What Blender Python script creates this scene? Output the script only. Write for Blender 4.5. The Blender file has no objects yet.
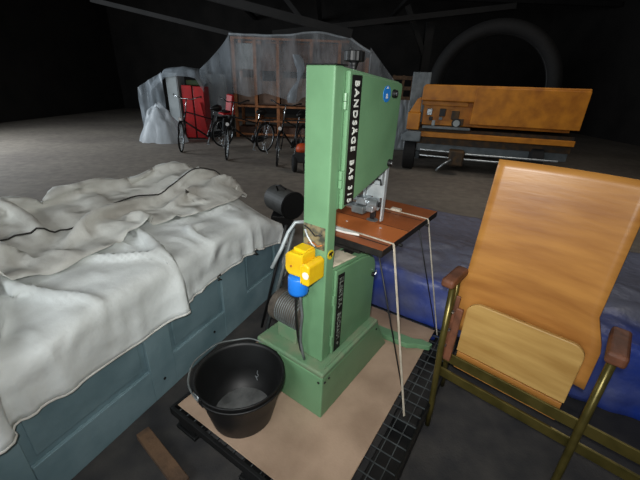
import bpy, bmesh, math, random
from mathutils import Vector, Matrix, noise
PI = math.pi
random.seed(4)
C = bpy.context.scene.collection
scene = bpy.context.scene

# ------------------------------------------------------------------ camera
cam_d = bpy.data.cameras.new('camera'); cam = bpy.data.objects.new('camera', cam_d); C.objects.link(cam)
cam_d.sensor_fit = 'HORIZONTAL'; cam_d.sensor_width = 36; cam_d.lens = 343.0 / 640 * 36
cam_d.clip_start = 0.02; cam_d.clip_end = 200
pi_, ro_ = math.radians(24.41), math.radians(2.197)
fw = Vector((0, math.cos(pi_), -math.sin(pi_))); up = Vector((0, math.sin(pi_), math.cos(pi_))); rt = Vector((1, 0, 0))
r2 = rt * math.cos(ro_) + up * math.sin(ro_); u2 = -rt * math.sin(ro_) + up * math.cos(ro_)
M = Matrix((r2, u2, -fw)).transposed().to_4x4(); M.translation = Vector((0, 0, 1.5736))
cam.matrix_world = M
scene.camera = cam

# ------------------------------------------------------------------ world, light, exposure
w = bpy.data.worlds.new('world'); scene.world = w; w.use_nodes = True
w.node_tree.nodes['Background'].inputs[0].default_value = (0.55, 0.62, 0.7, 1)
w.node_tree.nodes['Background'].inputs[1].default_value = 0.05
def area(name, loc, target, sx, sy, power, col):
    d = bpy.data.lights.new(name, 'AREA'); d.shape = 'RECTANGLE'; d.size = sx; d.size_y = sy; d.energy = power; d.color = col
    o = bpy.data.objects.new(name, d); C.objects.link(o); o.location = loc
    o.rotation_euler = (Vector(target) - Vector(loc)).to_track_quat('-Z', 'Y').to_euler(); return o
area('gate_daylight', (-3.2, -3.4, 3.2), (-0.3, 2.0, 0.7), 3.0, 2.6, 125, (0.93, 0.98, 1.0))
area('side_gate_daylight', (-9.3, 6.5, 2.6), (0, 9, 0.8), 3.5, 3.0, 380, (0.85, 0.93, 1.0))
area('overhead_fill_light', (3.5, 4.5, 5.2), (1.5, 6.0, 0.0), 2.5, 2.5, 70, (1.0, 0.93, 0.85))  # added fill light under the closed roof, brightens the back floor
pd = bpy.data.lights.new('camera_flash', 'AREA'); pd.size = 0.05; pd.energy = 12.5; pd.spread = 2.3; pd.color = (1, 1, 0.97)
po = bpy.data.objects.new('camera_flash', pd); C.objects.link(po); po.location = (-0.03, -0.03, 1.66)
po.rotation_euler = cam.matrix_world.to_euler()
vs = scene.view_settings; vs.view_transform = 'Standard'; vs.look = 'None'; vs.gamma = 1; vs.exposure = 0.12; vs.use_curve_mapping = False

# ------------------------------------------------------------------ materials
MATS = {}
def lin(c): return tuple(((x / 255) / 12.92 if x / 255 < .04045 else ((x / 255 + .055) / 1.055) ** 2.4) for x in c)
def mat(name, c1, c2=None, rough=.6, metal=0, scale=6, bump=0, bscale=None, detail=6, trans=0, alpha=1, lo=.4, hi=.65, coords='Object', stretch=(1, 1, 1), spec=.5, sss=0):
    if name in MATS: return MATS[name]
    m = bpy.data.materials.new(name); m.use_nodes = True; nt = m.node_tree; b = nt.nodes['Principled BSDF']
    b.inputs['Roughness'].default_value = rough; b.inputs['Metallic'].default_value = metal
    b.inputs['Specular IOR Level'].default_value = spec
    b.inputs['Transmission Weight'].default_value = trans; b.inputs['Alpha'].default_value = alpha
    tc = nt.nodes.new('ShaderNodeTexCoord'); mp = nt.nodes.new('ShaderNodeMapping'); mp.inputs['Scale'].default_value = stretch
    nt.links.new(tc.outputs[coords], mp.inputs[0])
    n = nt.nodes.new('ShaderNodeTexNoise'); n.inputs['Scale'].default_value = scale; n.inputs['Detail'].default_value = detail
    nt.links.new(mp.outputs[0], n.inputs[0])
    r = nt.nodes.new('ShaderNodeValToRGB'); r.color_ramp.elements[0].position = lo; r.color_ramp.elements[1].position = hi
    r.color_ramp.elements[0].color = lin(c1) + (1,); r.color_ramp.elements[1].color = lin(c2 or c1) + (1,)
    nt.links.new(n.outputs[0], r.inputs[0]); nt.links.new(r.outputs[0], b.inputs['Base Color'])
    if bump:
        n2 = nt.nodes.new('ShaderNodeTexNoise'); n2.inputs['Scale'].default_value = bscale or scale * 4; n2.inputs['Detail'].default_value = 8
        nt.links.new(mp.outputs[0], n2.inputs[0])
        bp = nt.nodes.new('ShaderNodeBump'); bp.inputs['Strength'].default_value = bump; bp.inputs['Distance'].default_value = .02
        nt.links.new(n2.outputs[0], bp.inputs['Height']); nt.links.new(bp.outputs[0], b.inputs['Normal'])
    MATS[name] = m; return m
GREEN = mat('green_paint', (110, 152, 113), (101, 141, 104), .38, scale=5, bump=.05, bscale=60)
GREEN_D = mat('green_paint_dusty', (102, 136, 103), (140, 140, 116), .6, scale=9, lo=.45, hi=.75, bump=.05)
DUSTTOP = mat('sawdust_on_metal', (226, 214, 190), (176, 172, 146), .85, scale=14, bump=.2)
BLACK = mat('black_plastic', (11, 12, 13), (18, 19, 20), .5, scale=10)
PGREY = mat('sheened_black_plastic', (74, 80, 82), (44, 47, 49), .4, scale=14)  # grey lighter than black: the plastic's sheen is put into the colour
CASTD = mat('dusty_motor_casting', (62, 56, 50), (92, 84, 74), .8, scale=12)
RUST2 = mat('polished_brown_board', (204, 118, 62), (166, 92, 48), .4, .1, scale=3.5, lo=.35, hi=.7)
BLACKM = mat('black_metal', (18, 18, 19), (30, 30, 30), .5, scale=10)
LABEL = mat('black_label', (16, 17, 17), (24, 25, 24), .5, scale=30)
TXT = mat('label_lettering', (215, 218, 210), None, .5)
TXTD = mat('worn_lettering', (120, 128, 118), (60, 66, 60), .6, scale=60)
YEL = mat('yellow_plastic', (238, 200, 22), (225, 178, 20), .45, scale=12)
BLUEP = mat('blue_plastic', (30, 120, 220), None, .4)
BLUES = mat('blue_sticker', (40, 130, 215), None, .4)
WHITE = mat('white_plastic', (235, 235, 228), None, .5)
STEEL = mat('bare_steel', (195, 202, 206), (150, 158, 162), .35, .75, scale=20)
ALU = mat('pale_aluminium', (205, 212, 214), (180, 188, 190), .45, .3, scale=20)
GREYTUBE = mat('grey_tube_metal', (120, 126, 126), (95, 100, 100), .45, .3, scale=15)
RUST = mat('rusty_brown_table', (176, 98, 52), (124, 68, 38), .42, .15, scale=3.5, lo=.35, hi=.7, bump=.08, bscale=40, spec=.5)
DARKIRON = mat('dark_cast_iron', (26, 24, 23), (40, 36, 32), .6, .3, scale=20)
HARD = mat('tan_hardboard', (180, 154, 132), (150, 126, 106), .8, scale=5, bump=.08, bscale=90, lo=.35, hi=.7)
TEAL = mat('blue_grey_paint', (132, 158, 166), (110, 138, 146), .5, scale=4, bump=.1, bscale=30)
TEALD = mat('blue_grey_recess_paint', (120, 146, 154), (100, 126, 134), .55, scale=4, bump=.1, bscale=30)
TARP = mat('grey_canvas', (236, 241, 240), (196, 199, 196), .7, scale=3.2, bump=.5, bscale=9, lo=.42, hi=.72)
TARP2 = mat('grey_canvas_dirty', (226, 227, 221), (186, 183, 175), .75, scale=4, bump=.5, bscale=9, lo=.4, hi=.7)
ROPE = mat('dark_rope', (52, 50, 46), (36, 34, 32), .9, scale=60)
CREAM = mat('cream_strap', (214, 204, 186), (190, 180, 160), .6, scale=30)
PLY = mat('varnished_plywood', (192, 134, 66), (160, 104, 48), .35, scale=3, stretch=(1, 1, 6), bump=.03, lo=.35, hi=.7)
PLY2 = mat('pale_plywood', (205, 165, 98), (176, 134, 72), .4, scale=3, stretch=(1, 1, 7), lo=.35, hi=.7)
ARM = mat('worn_red_brown_wood', (122, 76, 54), (84, 52, 36), .5, scale=14, stretch=(1, 1, 1), bump=.1)
BRASS = mat('olive_bronze_tube', (112, 100, 52), (88, 80, 40), .32, .6, scale=12)
TIMBER = mat('orange_timber', (168, 108, 66), (130, 84, 52), .8, scale=8, bump=.1)
PLANK = mat('old_plank', (110, 84, 62), (80, 62, 48), .85, scale=10, bump=.3)
REDP = mat('red_paint', (176, 22, 24), (150, 16, 20), .4, scale=5)
WPANEL = mat('off_white_panel', (165, 171, 172), (145, 152, 152), .6, scale=3)
RUBBER = mat('black_rubber', (13, 13, 14), (20, 19, 19), .8, scale=20, bump=.2)
CHROME = mat('chrome', (200, 202, 205), None, .2, .9)
BIKEB = mat('bike_black_paint', (16, 17, 20), (24, 25, 28), .35, scale=8)
REFL = mat('white_reflector', (250, 250, 250), None, .2)
ORANGE = mat('orange_plastic', (210, 84, 34), (180, 66, 26), .5, scale=8)
CRANE = mat('yellow_orange_machine_paint', (206, 132, 34), (164, 98, 24), .5, scale=4, bump=.1, lo=.38, hi=.68)
CRANED = mat('oily_machine_metal', (56, 48, 40), (90, 66, 38), .6, .2, scale=9)
CORR = mat('grey_ribbed_metal', (120, 128, 132), (96, 104, 108), .5, .3, scale=6)
CARD = mat('brown_cardboard', (132, 108, 92), (108, 88, 76), .85, scale=4)
BROWNP = mat('brown_furniture_panel', (104, 76, 62), (84, 62, 52), .7, scale=3)
STEELD = mat('dark_roof_steel', (30, 28, 27), (22, 21, 20), .8, scale=3)
BLUETARP_C1 = (22, 62, 150)
COPPER = mat('copper_wire', (196, 120, 60), None, .5, .5)
GREYC = mat('grey_drum_paint', (78, 78, 75), (60, 60, 58), .6, scale=6)
GREENBOX = mat('dark_green_cloth', (40, 62, 34), (60, 66, 30), .8, scale=9)

def floor_mat():
    m = bpy.data.materials.new('concrete'); m.use_nodes = True; nt = m.node_tree; b = nt.nodes['Principled BSDF']
    tc = nt.nodes.new('ShaderNodeTexCoord')
    def nz(s, d=8):
        n = nt.nodes.new('ShaderNodeTexNoise'); n.inputs['Scale'].default_value = s; n.inputs['Detail'].default_value = d
        nt.links.new(tc.outputs['Object'], n.inputs[0]); return n
    n1 = nz(.6); n2 = nz(7); n3 = nz(90, 4)
    r1 = nt.nodes.new('ShaderNodeValToRGB'); r1.color_ramp.elements[0].position = .35; r1.color_ramp.elements[1].position = .7
    r1.color_ramp.elements[0].color = lin((122, 113, 104)) + (1,); r1.color_ramp.elements[1].color = lin((146, 137, 124)) + (1,)
    nt.links.new(n1.outputs[0], r1.inputs[0])
    mx = nt.nodes.new('ShaderNodeMix'); mx.data_type = 'RGBA'; mx.blend_type = 'MULTIPLY'; mx.inputs[0].default_value = .8
    r2_ = nt.nodes.new('ShaderNodeValToRGB'); r2_.color_ramp.elements[0].position = .3; r2_.color_ramp.elements[1].position = .7
    r2_.color_ramp.elements[0].color = (.6, .6, .6, 1); r2_.color_ramp.elements[1].color = (1, 1, 1, 1)
    nt.links.new(n2.outputs[0], r2_.inputs[0]); nt.links.new(r1.outputs[0], mx.inputs[6]); nt.links.new(r2_.outputs[0], mx.inputs[7])
    # hall floor colour: lighter concrete tone further in, darker tone where the pallet stands
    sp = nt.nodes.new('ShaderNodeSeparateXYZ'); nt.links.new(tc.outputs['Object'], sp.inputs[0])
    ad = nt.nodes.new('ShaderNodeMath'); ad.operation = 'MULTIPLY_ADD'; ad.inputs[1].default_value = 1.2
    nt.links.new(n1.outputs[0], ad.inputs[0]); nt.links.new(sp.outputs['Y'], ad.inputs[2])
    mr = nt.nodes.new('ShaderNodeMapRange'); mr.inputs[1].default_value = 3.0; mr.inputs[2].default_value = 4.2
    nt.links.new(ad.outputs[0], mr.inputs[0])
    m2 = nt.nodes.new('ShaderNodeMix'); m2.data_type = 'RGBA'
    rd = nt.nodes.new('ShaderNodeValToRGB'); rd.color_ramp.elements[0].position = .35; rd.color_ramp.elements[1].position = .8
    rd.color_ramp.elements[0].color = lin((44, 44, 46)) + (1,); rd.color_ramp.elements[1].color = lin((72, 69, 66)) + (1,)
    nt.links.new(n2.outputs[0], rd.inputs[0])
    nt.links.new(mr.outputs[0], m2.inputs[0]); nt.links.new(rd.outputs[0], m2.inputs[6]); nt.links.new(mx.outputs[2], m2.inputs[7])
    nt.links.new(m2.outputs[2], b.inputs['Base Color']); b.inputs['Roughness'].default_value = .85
    bp = nt.nodes.new('ShaderNodeBump'); bp.inputs['Strength'].default_value = .25; bp.inputs['Distance'].default_value = .01
    nt.links.new(n3.outputs[0], bp.inputs['Height']); nt.links.new(bp.outputs[0], b.inputs['Normal'])
    return m
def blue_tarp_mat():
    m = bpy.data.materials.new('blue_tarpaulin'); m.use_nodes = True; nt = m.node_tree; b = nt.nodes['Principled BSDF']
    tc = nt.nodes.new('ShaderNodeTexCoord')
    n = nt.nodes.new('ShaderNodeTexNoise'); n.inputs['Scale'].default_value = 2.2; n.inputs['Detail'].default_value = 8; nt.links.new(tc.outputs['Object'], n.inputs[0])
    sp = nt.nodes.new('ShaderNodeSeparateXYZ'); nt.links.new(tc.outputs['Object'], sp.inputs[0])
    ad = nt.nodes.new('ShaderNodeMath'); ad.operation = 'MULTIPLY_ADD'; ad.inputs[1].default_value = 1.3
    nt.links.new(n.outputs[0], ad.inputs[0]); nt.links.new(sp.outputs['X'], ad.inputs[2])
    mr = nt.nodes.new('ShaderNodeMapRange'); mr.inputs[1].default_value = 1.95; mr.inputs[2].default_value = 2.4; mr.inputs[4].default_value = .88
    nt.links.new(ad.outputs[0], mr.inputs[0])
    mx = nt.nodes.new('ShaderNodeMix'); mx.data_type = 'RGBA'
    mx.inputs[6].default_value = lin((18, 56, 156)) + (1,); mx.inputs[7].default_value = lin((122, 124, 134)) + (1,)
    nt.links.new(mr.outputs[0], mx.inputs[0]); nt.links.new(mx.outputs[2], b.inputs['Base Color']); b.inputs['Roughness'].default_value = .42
    n2 = nt.nodes.new('ShaderNodeTexNoise'); n2.inputs['Scale'].default_value = 9; n2.inputs['Detail'].default_value = 6; nt.links.new(tc.outputs['Object'], n2.inputs[0])
    bp = nt.nodes.new('ShaderNodeBump'); bp.inputs['Strength'].default_value = .5; bp.inputs['Distance'].default_value = .03
    nt.links.new(n2.outputs[0], bp.inputs['Height']); nt.links.new(bp.outputs[0], b.inputs['Normal'])
    return m
def film_mat(name='clear_film', op=.5, col=(170, 178, 184)):
    m = bpy.data.materials.new(name); m.use_nodes = True; nt = m.node_tree; b = nt.nodes['Principled BSDF']; out = nt.nodes['Material Output']
    b.inputs['Base Color'].default_value = lin(col) + (1,); b.inputs['Roughness'].default_value = .3
    tr = nt.nodes.new('ShaderNodeBsdfTransparent'); tl = nt.nodes.new('ShaderNodeBsdfTranslucent'); tl.inputs[0].default_value = lin(col) + (1,)
    a = nt.nodes.new('ShaderNodeMixShader'); a.inputs[0].default_value = .35; nt.links.new(b.outputs[0], a.inputs[1]); nt.links.new(tl.outputs[0], a.inputs[2])
    c = nt.nodes.new('ShaderNodeMixShader'); nt.links.new(tr.outputs[0], c.inputs[1]); nt.links.new(a.outputs[0], c.inputs[2]); nt.links.new(c.outputs[0], out.inputs[0])
    tc = nt.nodes.new('ShaderNodeTexCoord'); n = nt.nodes.new('ShaderNodeTexNoise'); n.inputs['Scale'].default_value = 3; n.inputs['Detail'].default_value = 6
    mp = nt.nodes.new('ShaderNodeMapping'); mp.inputs['Scale'].default_value = (1.5, 1.5, .5)
    nt.links.new(tc.outputs['Object'], mp.inputs[0]); nt.links.new(mp.outputs[0], n.inputs[0])
    mr = nt.nodes.new('ShaderNodeMapRange'); mr.inputs[1].default_value = .3; mr.inputs[2].default_value = .7; mr.inputs[3].default_value = op - .15; mr.inputs[4].default_value = min(1, op + .2)
    nt.links.new(n.outputs[0], mr.inputs[0]); nt.links.new(mr.outputs[0], c.inputs[0])
    bp = nt.nodes.new('ShaderNodeBump'); bp.inputs['Strength'].default_value = .6; bp.inputs['Distance'].default_value = .05
    nt.links.new(n.outputs[0], bp.inputs['Height']); nt.links.new(bp.outputs[0], b.inputs['Normal'])
    return m
def creases(m, sc, st):
    # sharp fold lines of stiff canvas, on top of the soft relief
    nt = m.node_tree; b = nt.nodes['Principled BSDF']; old = b.inputs['Normal'].links[0].from_socket
    tc = nt.nodes.new('ShaderNodeTexCoord'); n = nt.nodes.new('ShaderNodeTexNoise'); n.noise_type = 'RIDGED_MULTIFRACTAL'
    n.inputs['Scale'].default_value = sc; n.inputs['Detail'].default_value = 3; n.inputs['Distortion'].default_value = .6
    nt.links.new(tc.outputs['Object'], n.inputs[0]); bp = nt.nodes.new('ShaderNodeBump'); bp.inputs['Strength'].default_value = st; bp.inputs['Distance'].default_value = .05
    nt.links.new(n.outputs[0], bp.inputs['Height']); nt.links.new(old, bp.inputs['Normal']); nt.links.new(bp.outputs[0], b.inputs['Normal'])
creases(TARP, 4.0, 1.0); creases(TARP2, 5.0, 1.0)
FLOOR = floor_mat(); BTARP = blue_tarp_mat()
FILM = film_mat('clear_film', .32, (200, 204, 208)); FILM3 = film_mat('greyish_film', .48, (176, 186, 194)); FILM2 = film_mat('milky_film', .72, (205, 211, 215))
WALLM = mat('dark_hall_wall', (40, 37, 35), (28, 26, 25), .9, scale=1)
ROOFM = mat('dark_roof_boards', (30, 27, 25), (22, 20, 19), .9, scale=1)

# ------------------------------------------------------------------ mesh helpers
class MB:
    def __init__(s): s.bm = bmesh.new()
    def _geo(s, verts, faces, M=None):
        vs_ = [s.bm.verts.new((M @ Vector(v)) if M else v) for v in verts]
        for f in faces:
            try: s.bm.faces.new([vs_[i] for i in f])
            except ValueError: pass
        return s
    def box(s, x0, x1, y0, y1, z0, z1, M=None):
        v = [(x, y, z) for x in (x0, x1) for y in (y0, y1) for z in (z0, z1)]
        return s._geo(v, [(0, 1, 3, 2), (4, 6, 7, 5), (0, 4, 5, 1), (2, 3, 7, 6), (0, 2, 6, 4), (1, 5, 7, 3)], M)
    def prism(s, pts, axis, a0, a1, M=None):
        # pts: polygon in the two other axes, extruded along axis
        def P(p, a):
            return {'x': (a, p[0], p[1]), 'y': (p[0], a, p[1]), 'z': (p[0], p[1], a)}[axis]
        n = len(pts); v = [P(p, a0) for p in pts] + [P(p, a1) for p in pts]
        return s._geo(v, [tuple(range(n))[::-1], tuple(range(n, 2 * n))] + [(i, (i + 1) % n, n + (i + 1) % n, n + i) for i in range(n)], M)
    def bar(s, p, q, w_, h_, upv=(0, 0, 1)):
        p, q = Vector(p), Vector(q); d = (q - p).normalized(); upv = Vector(upv)
        if abs(d.dot(upv)) > .98: upv = Vector((1, 0, 0))
        sd = d.cross(upv).normalized(); un = sd.cross(d)
        v = [e + sd * a * w_ / 2 + un * b * h_ / 2 for e in (p, q) for a, b in ((-1, -1), (1, -1), (1, 1), (-1, 1))]
        return s._geo(v, [(3, 2, 1, 0), (4, 5, 6, 7), (0, 1, 5, 4), (1, 2, 6, 5), (2, 3, 7, 6), (3, 0, 4, 7)])
    def tube(s, pts, r, n=10, closed=False, cap=True):
        pts = [Vector(p) for p in pts]; rr = r if isinstance(r, (list, tuple)) else [r] * len(pts)
        N = len(pts); rings = []; prev = None
        for i, p in enumerate(pts):
            a = pts[(i - 1) % N] if (closed or i) else p; b = pts[(i + 1) % N] if (closed or i < N - 1) else p
            d = (b - a).normalized()
            if prev is None:
                u = d.orthogonal().normalized()
            else:
                u = (prev - d * prev.dot(d)); u = u.normalized() if u.length > 1e-6 else d.orthogonal().normalized()
            prev = u; v = d.cross(u)
            rings.append([s.bm.verts.new(p + (u * math.cos(2 * PI * k / n) + v * math.sin(2 * PI * k / n)) * rr[i]) for k in range(n)])
        for i in range(N if closed else N - 1):
            A, B = rings[i], rings[(i + 1) % N]
            for k in range(n): s.bm.faces.new((A[k], A[(k + 1) % n], B[(k + 1) % n], B[k]))
        if cap and not closed:
            s.bm.faces.new(rings[0][::-1]); s.bm.faces.new(rings[-1])
        return s
    def cyl(s, p, q, r, n=20, r2=None): return s.tube([p, q], [r, r2 if r2 is not None else r], n)
    def ring(s, c, nrm, R, r, n=32, m=8):
        c = Vector(c); nrm = Vector(nrm).normalized(); u = nrm.orthogonal().normalized(); v = nrm.cross(u)
        return s.tube([c + (u * math.cos(2 * PI * i / n) + v * math.sin(2 * PI * i / n)) * R for i in range(n)], r, m, closed=True)
    def lathe(s, prof, c=(0, 0, 0), n=40, caps=(False, False)):
        rings = [[s.bm.verts.new((c[0] + r * math.cos(2 * PI * k / n), c[1] + r * math.sin(2 * PI * k / n), c[2] + z)) for k in range(n)] for r, z in prof]
        for A, B in zip(rings, rings[1:]):
            for k in range(n): s.bm.faces.new((A[k], A[(k + 1) % n], B[(k + 1) % n], B[k]))
        if caps[0]: s.bm.faces.new(rings[0][::-1])
        if caps[1]: s.bm.faces.new(rings[-1])
        return s
    def grid(s, f, nu, nv):
        V = [[s.bm.verts.new(f(i / nu, j / nv)) for j in range(nv + 1)] for i in range(nu + 1)]
        for i in range(nu):
            for j in range(nv): s.bm.faces.new((V[i][j], V[i + 1][j], V[i + 1][j + 1], V[i][j + 1]))
        return s
    def build(s, name, m, parent=None, bevel=0, smooth=False, thick=0, seg=2, subsurf=0):
        bmesh.ops.recalc_face_normals(s.bm, faces=s.bm.faces)
        me = bpy.data.meshes.new(name); s.bm.to_mesh(me); s.bm.free()
        o = bpy.data.objects.new(name, me); C.objects.link(o); me.materials.append(m)
        if smooth:
            for p in me.polygons: p.use_smooth = True
        if thick:
            k = o.modifiers.new('thick', 'SOLIDIFY'); k.thickness = thick; k.offset = 0
        if subsurf:
            k = o.modifiers.new('sub', 'SUBSURF'); k.levels = subsurf; k.render_levels = subsurf
        if bevel:
            k = o.modifiers.new('bev', 'BEVEL'); k.width = bevel; k.segments = seg; k.limit_method = 'ANGLE'; k.angle_limit = math.radians(40); k.harden_normals = False
        if parent: o.parent = parent
        return o
def tag(o, label, cat, group=None):
    o['label'] = label; o['category'] = cat
    if group: o['group'] = group
    return o
def thing(name, label, cat, loc=(0, 0, 0), rz=0, group=None):
    o = bpy.data.objects.new(name, None); C.objects.link(o); o.location = loc; o.rotation_euler = (0, 0, rz); o.empty_display_size = .1
    return tag(o, label, cat, group)
def struct(name, mb, m, **k):
    o = mb.build(name, m, **k); o['kind'] = 'structure'; return o
def text(name, s, size, M, m, parent, extrude=.0012, bold=.0, sx=1, sp=1.08):
    cu = bpy.data.curves.new(name, 'FONT'); cu.body = s; cu.size = size; cu.extrude = extrude; cu.offset = bold; cu.align_x = 'CENTER'; cu.align_y = 'CENTER'; cu.space_character = sp
    t = bpy.data.objects.new(name, cu); C.objects.link(t); dg = bpy.context.evaluated_depsgraph_get(); dg.update()
    me = bpy.data.meshes.new_from_object(t.evaluated_get(dg)); C.objects.unlink(t); bpy.data.objects.remove(t)
    me.transform(Matrix.Diagonal((sx, 1, 1, 1))); me.transform(M); me.materials.clear(); me.materials.append(m)
    o = bpy.data.objects.new(name, me); C.objects.link(o); o.parent = parent; return o
def frame_m(x, y, n, loc):
    m_ = Matrix((Vector(x), Vector(y), Vector(n))).transposed().to_4x4(); m_.translation = Vector(loc); return m_
def nz(x, y, z=0, s=1): return noise.noise(Vector((x * s, y * s, z * s)))

# ------------------------------------------------------------------ setting
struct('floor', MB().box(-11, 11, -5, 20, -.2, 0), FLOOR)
struct('wall_back', MB().box(-11, 11, 20, 20.2, 0, 7), WALLM)
struct('wall_left', MB().box(-11.2, -11, -5, 20, 0, 7), WALLM)
struct('wall_right', MB().box(11, 11.2, -5, 20, 0, 7), WALLM)
struct('ceiling', MB().box(-11.2, 11.2, -5, 20.2, 6.2, 6.4), ROOFM)
def truss(nm, y, zb, zt, lab, post=None):
    t = thing(nm, lab, 'roof truss', (0, y, 0))
    MB().box(-10.9, 10.9, -.09, .09, zb, zb + .16).build('bottom_chord', STEELD, t)
    MB().box(-10.9, 10.9, -.09, .09, zt, zt + .16).build('top_chord', STEELD, t)
    n = 14; step = 21.6 / n
    for i in range(n):
        x0 = -10.8 + i * step
        MB().bar((x0, 0, zb + .08 if i % 2 else zt), (x0 + step, 0, zt if i % 2 else zb + .08), .09, .09, (0, 1, 0)).build('diagonal_brace', STEELD, t)
    return t
truss('roof_truss', 15.5, 4.6, 5.6, 'dark steel roof truss crossing the very back of the hall')
for (p_, q_, w_, lab) in (((-7.0, 12, 3.60), (-2.9, 12, 2.86), .12, 'dark inclined roof beam above the red cabinet at the left'),
                          ((-3.9, 10, 3.62), (.6, 10, 2.75), .18, 'pale-edged roof beam sloping down above the covered rack'),
                          ((-1.6, 11.5, 2.86), (5.2, 11.5, 3.75), .14, 'long dark beam rising to the right above the saw'),
                          ((-2.2, 13.5, 4.9), (-.6, 13.5, 3.2), .14, 'short dark strut under the roof behind the rack')):
    tag(MB().bar(p_, q_, w_, w_, (0, 1, 0)).build('roof_beam', STEELD), lab, 'beam')
t = thing('roof_purlin', 'dark purlin running from front to back under the roof', 'beam', (0, 0, 0))
for x, z in ((-3.6, 4.35), (-.4, 4.35), (2.8, 4.35)):
    MB().box(x - .08, x + .08, 3, 19.9, z, z + .14).build('beam_length', STEELD, t)
t = thing('steel_column', 'dark steel column with diagonal brace rising behind the grey ribbed panel', 'column', (3.1, 12.3, 0))
MB().box(-.12, .12, -.12, .12, 0, 3.4).build('shaft', STEELD, t)
MB().box(-.2, .2, -.2, .2, 0, .04).build('base_plate', STEELD, t)
MB().bar((0, -.02, 2.4), (-.75, -.02, 3.8), .14, .14).build('brace', STEELD, t)

# ------------------------------------------------------------------ pallet, hardboard, bucket
PAL = (.0755, .6963, 0); PR = math.radians(90 - 32.69)
t = thing('plastic_pallet', 'black plastic pallet with open grid deck carrying the green band saw', 'pallet', PAL, PR)
g = MB()
for i in range(22):
    a = -.025 + i * .0635; g.box(a, a + .0035, -.126, .876, .1385, .1440)
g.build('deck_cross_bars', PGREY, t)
g = MB()
for i in range(20):
    b = -.085 + i * .051; g.box(-.012, 1.312, b, b + .0035, .1385, .1435)
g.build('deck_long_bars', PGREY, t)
g = MB(); g.box(-.03, 1.33, -.14, -.125, .1, .1445).box(-.03, 1.33, .875, .89, .1, .1445).box(-.03, -.012, -.125, .875, .1, .1445).box(1.312, 1.33, -.125, .875, .1, .1445)
g.build('deck_rim', BLACK, t, bevel=.003)
for ia, a in enumerate((-.02, .58, 1.17)):
    for b in (-.13, .31, .74):
        MB().prism([(a + .01, b + .01), (a + .14, b + .01), (a + .14, b + .13), (a + .01, b + .13)], 'z', .02, .0999).build('foot_block', BLACK, t, bevel=.008)
for b in (-.13, .31, .74):
    MB().box(-.02, 1.32, b, b + .14, 0, .02).build('runner', BLACK, t, bevel=.004)
o = MB().box(0, 1.295, .012, .866, .1445, .1500).build('hardboard_sheet', HARD, None, bevel=.002)
o.location = PAL; o.rotation_euler = (0, 0, PR)
tag(o, 'tan hardboard sheet lying on the black pallet under the band saw', 'board')

t = thing('bucket', 'black plastic builders bucket standing at the left end of the pallet', 'bucket', (-.332, 1.137, .1505))
MB().lathe([(0.001, 0), (.135, 0), (.140, .006), (.165, .12), (.186, .215), (.192, .222), (.194, .245), (.197, .25), (.190, .252), (.184, .236), (.160, .12), (.133, .01), (0.001, .01)], n=56).build('body', BLACK, t, smooth=True)
MB().ring((0, 0, .224), (0, 0, 1), .194, .005, 48, 8).build('rim_bead', BLACK, t, smooth=True)
a0_ = math.radians(228); pts = []
for i in range(41):
    th = a0_ - PI * i / 40; sag = math.sin(PI * i / 40)
    pts.append(((.203 + .026 * sag) * math.cos(th), (.203 + .026 * sag) * math.sin(th), .245 + .002 * sag + .004 * math.sin(9 * th)))
MB().lathe([(.0005, .012), (.132, .012)], n=40).build('dust_layer', mat('grey_dust', (120, 122, 122), (70, 72, 72), .9, scale=9), t)
h = MB().tube(pts, .0042, 8).build('bail_handle', GREYTUBE, t, smooth=True)
for th in (a0_, a0_ - PI):
    c, s_ = math.cos(th), math.sin(th)
    MB().bar((.192 * c, .192 * s_, .205), (.198 * c, .198 * s_, .252), .03, .008, (c, s_, 0)).build('handle_lug', BLACK, t, bevel=.002)
    MB().tube([(.2 * c - .035 * -s_, .2 * s_ - .035 * c, .254), (.2 * c, .2 * s_, .256), (.205 * c, .205 * s_, .235)], .003, 6).build('wire_hook', STEEL, t, smooth=True)
MB().tube([(.045, .150, .11), (.043, .146, .095), (.05, .142, .085), (.042, .139, .075), (.035, .141, .083), (.045, .136, .06)], .0022, 6).build('wire_scrap', STEEL, t)

# ------------------------------------------------------------------ band saw (local x = receding right, y = left back)
SAW = (.0338, 1.1151, 0); SR = math.radians(90 - 35.915)
S = thing('band_saw', 'green upright band saw with rust-brown table standing on the pallet', 'band saw', SAW, SR)
Y0, Y1 = .0476, .166
# stand
st = MB().prism([(0, .1505), (.668, .1505), (.515, .395), (0, .395)], 'y', 0, .401).build('stand_skirt', GREEN, S, bevel=.006)
sl = MB().prism([(-.004, .398), (.517, .398), (.500, .4255), (-.004, .4255)], 'y', -.004, .405).build('stand_top', GREEN_D, S, bevel=.010, seg=3)
MB().box(.03, .49, .012, .022, .4255, .432).build('top_ridge', GREEN_D, sl, bevel=.003)
for a, b, z in ((.018, -.001, .365), (.05, -.001, .366), (.50, -.001, .36)):
    MB().cyl((a, b + .004, z), (a, b - .003, z), .006, 12).build('screw', BLACKM, st)
for b in (.02, .38):
    MB().cyl((.004, b, .365), (-.003, b, .365), .006, 12).build('screw', BLACKM, st)
MB().prism([(.675, .20), (.745, .20), (.775, -.13), (.80, -.17), (.80, -.24), (.765, -.235), (.74, -.17), (.70, -.12)], 'z', .1505, .185).build('outrigger_foot', GREEN, S, bevel=.005)
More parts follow.
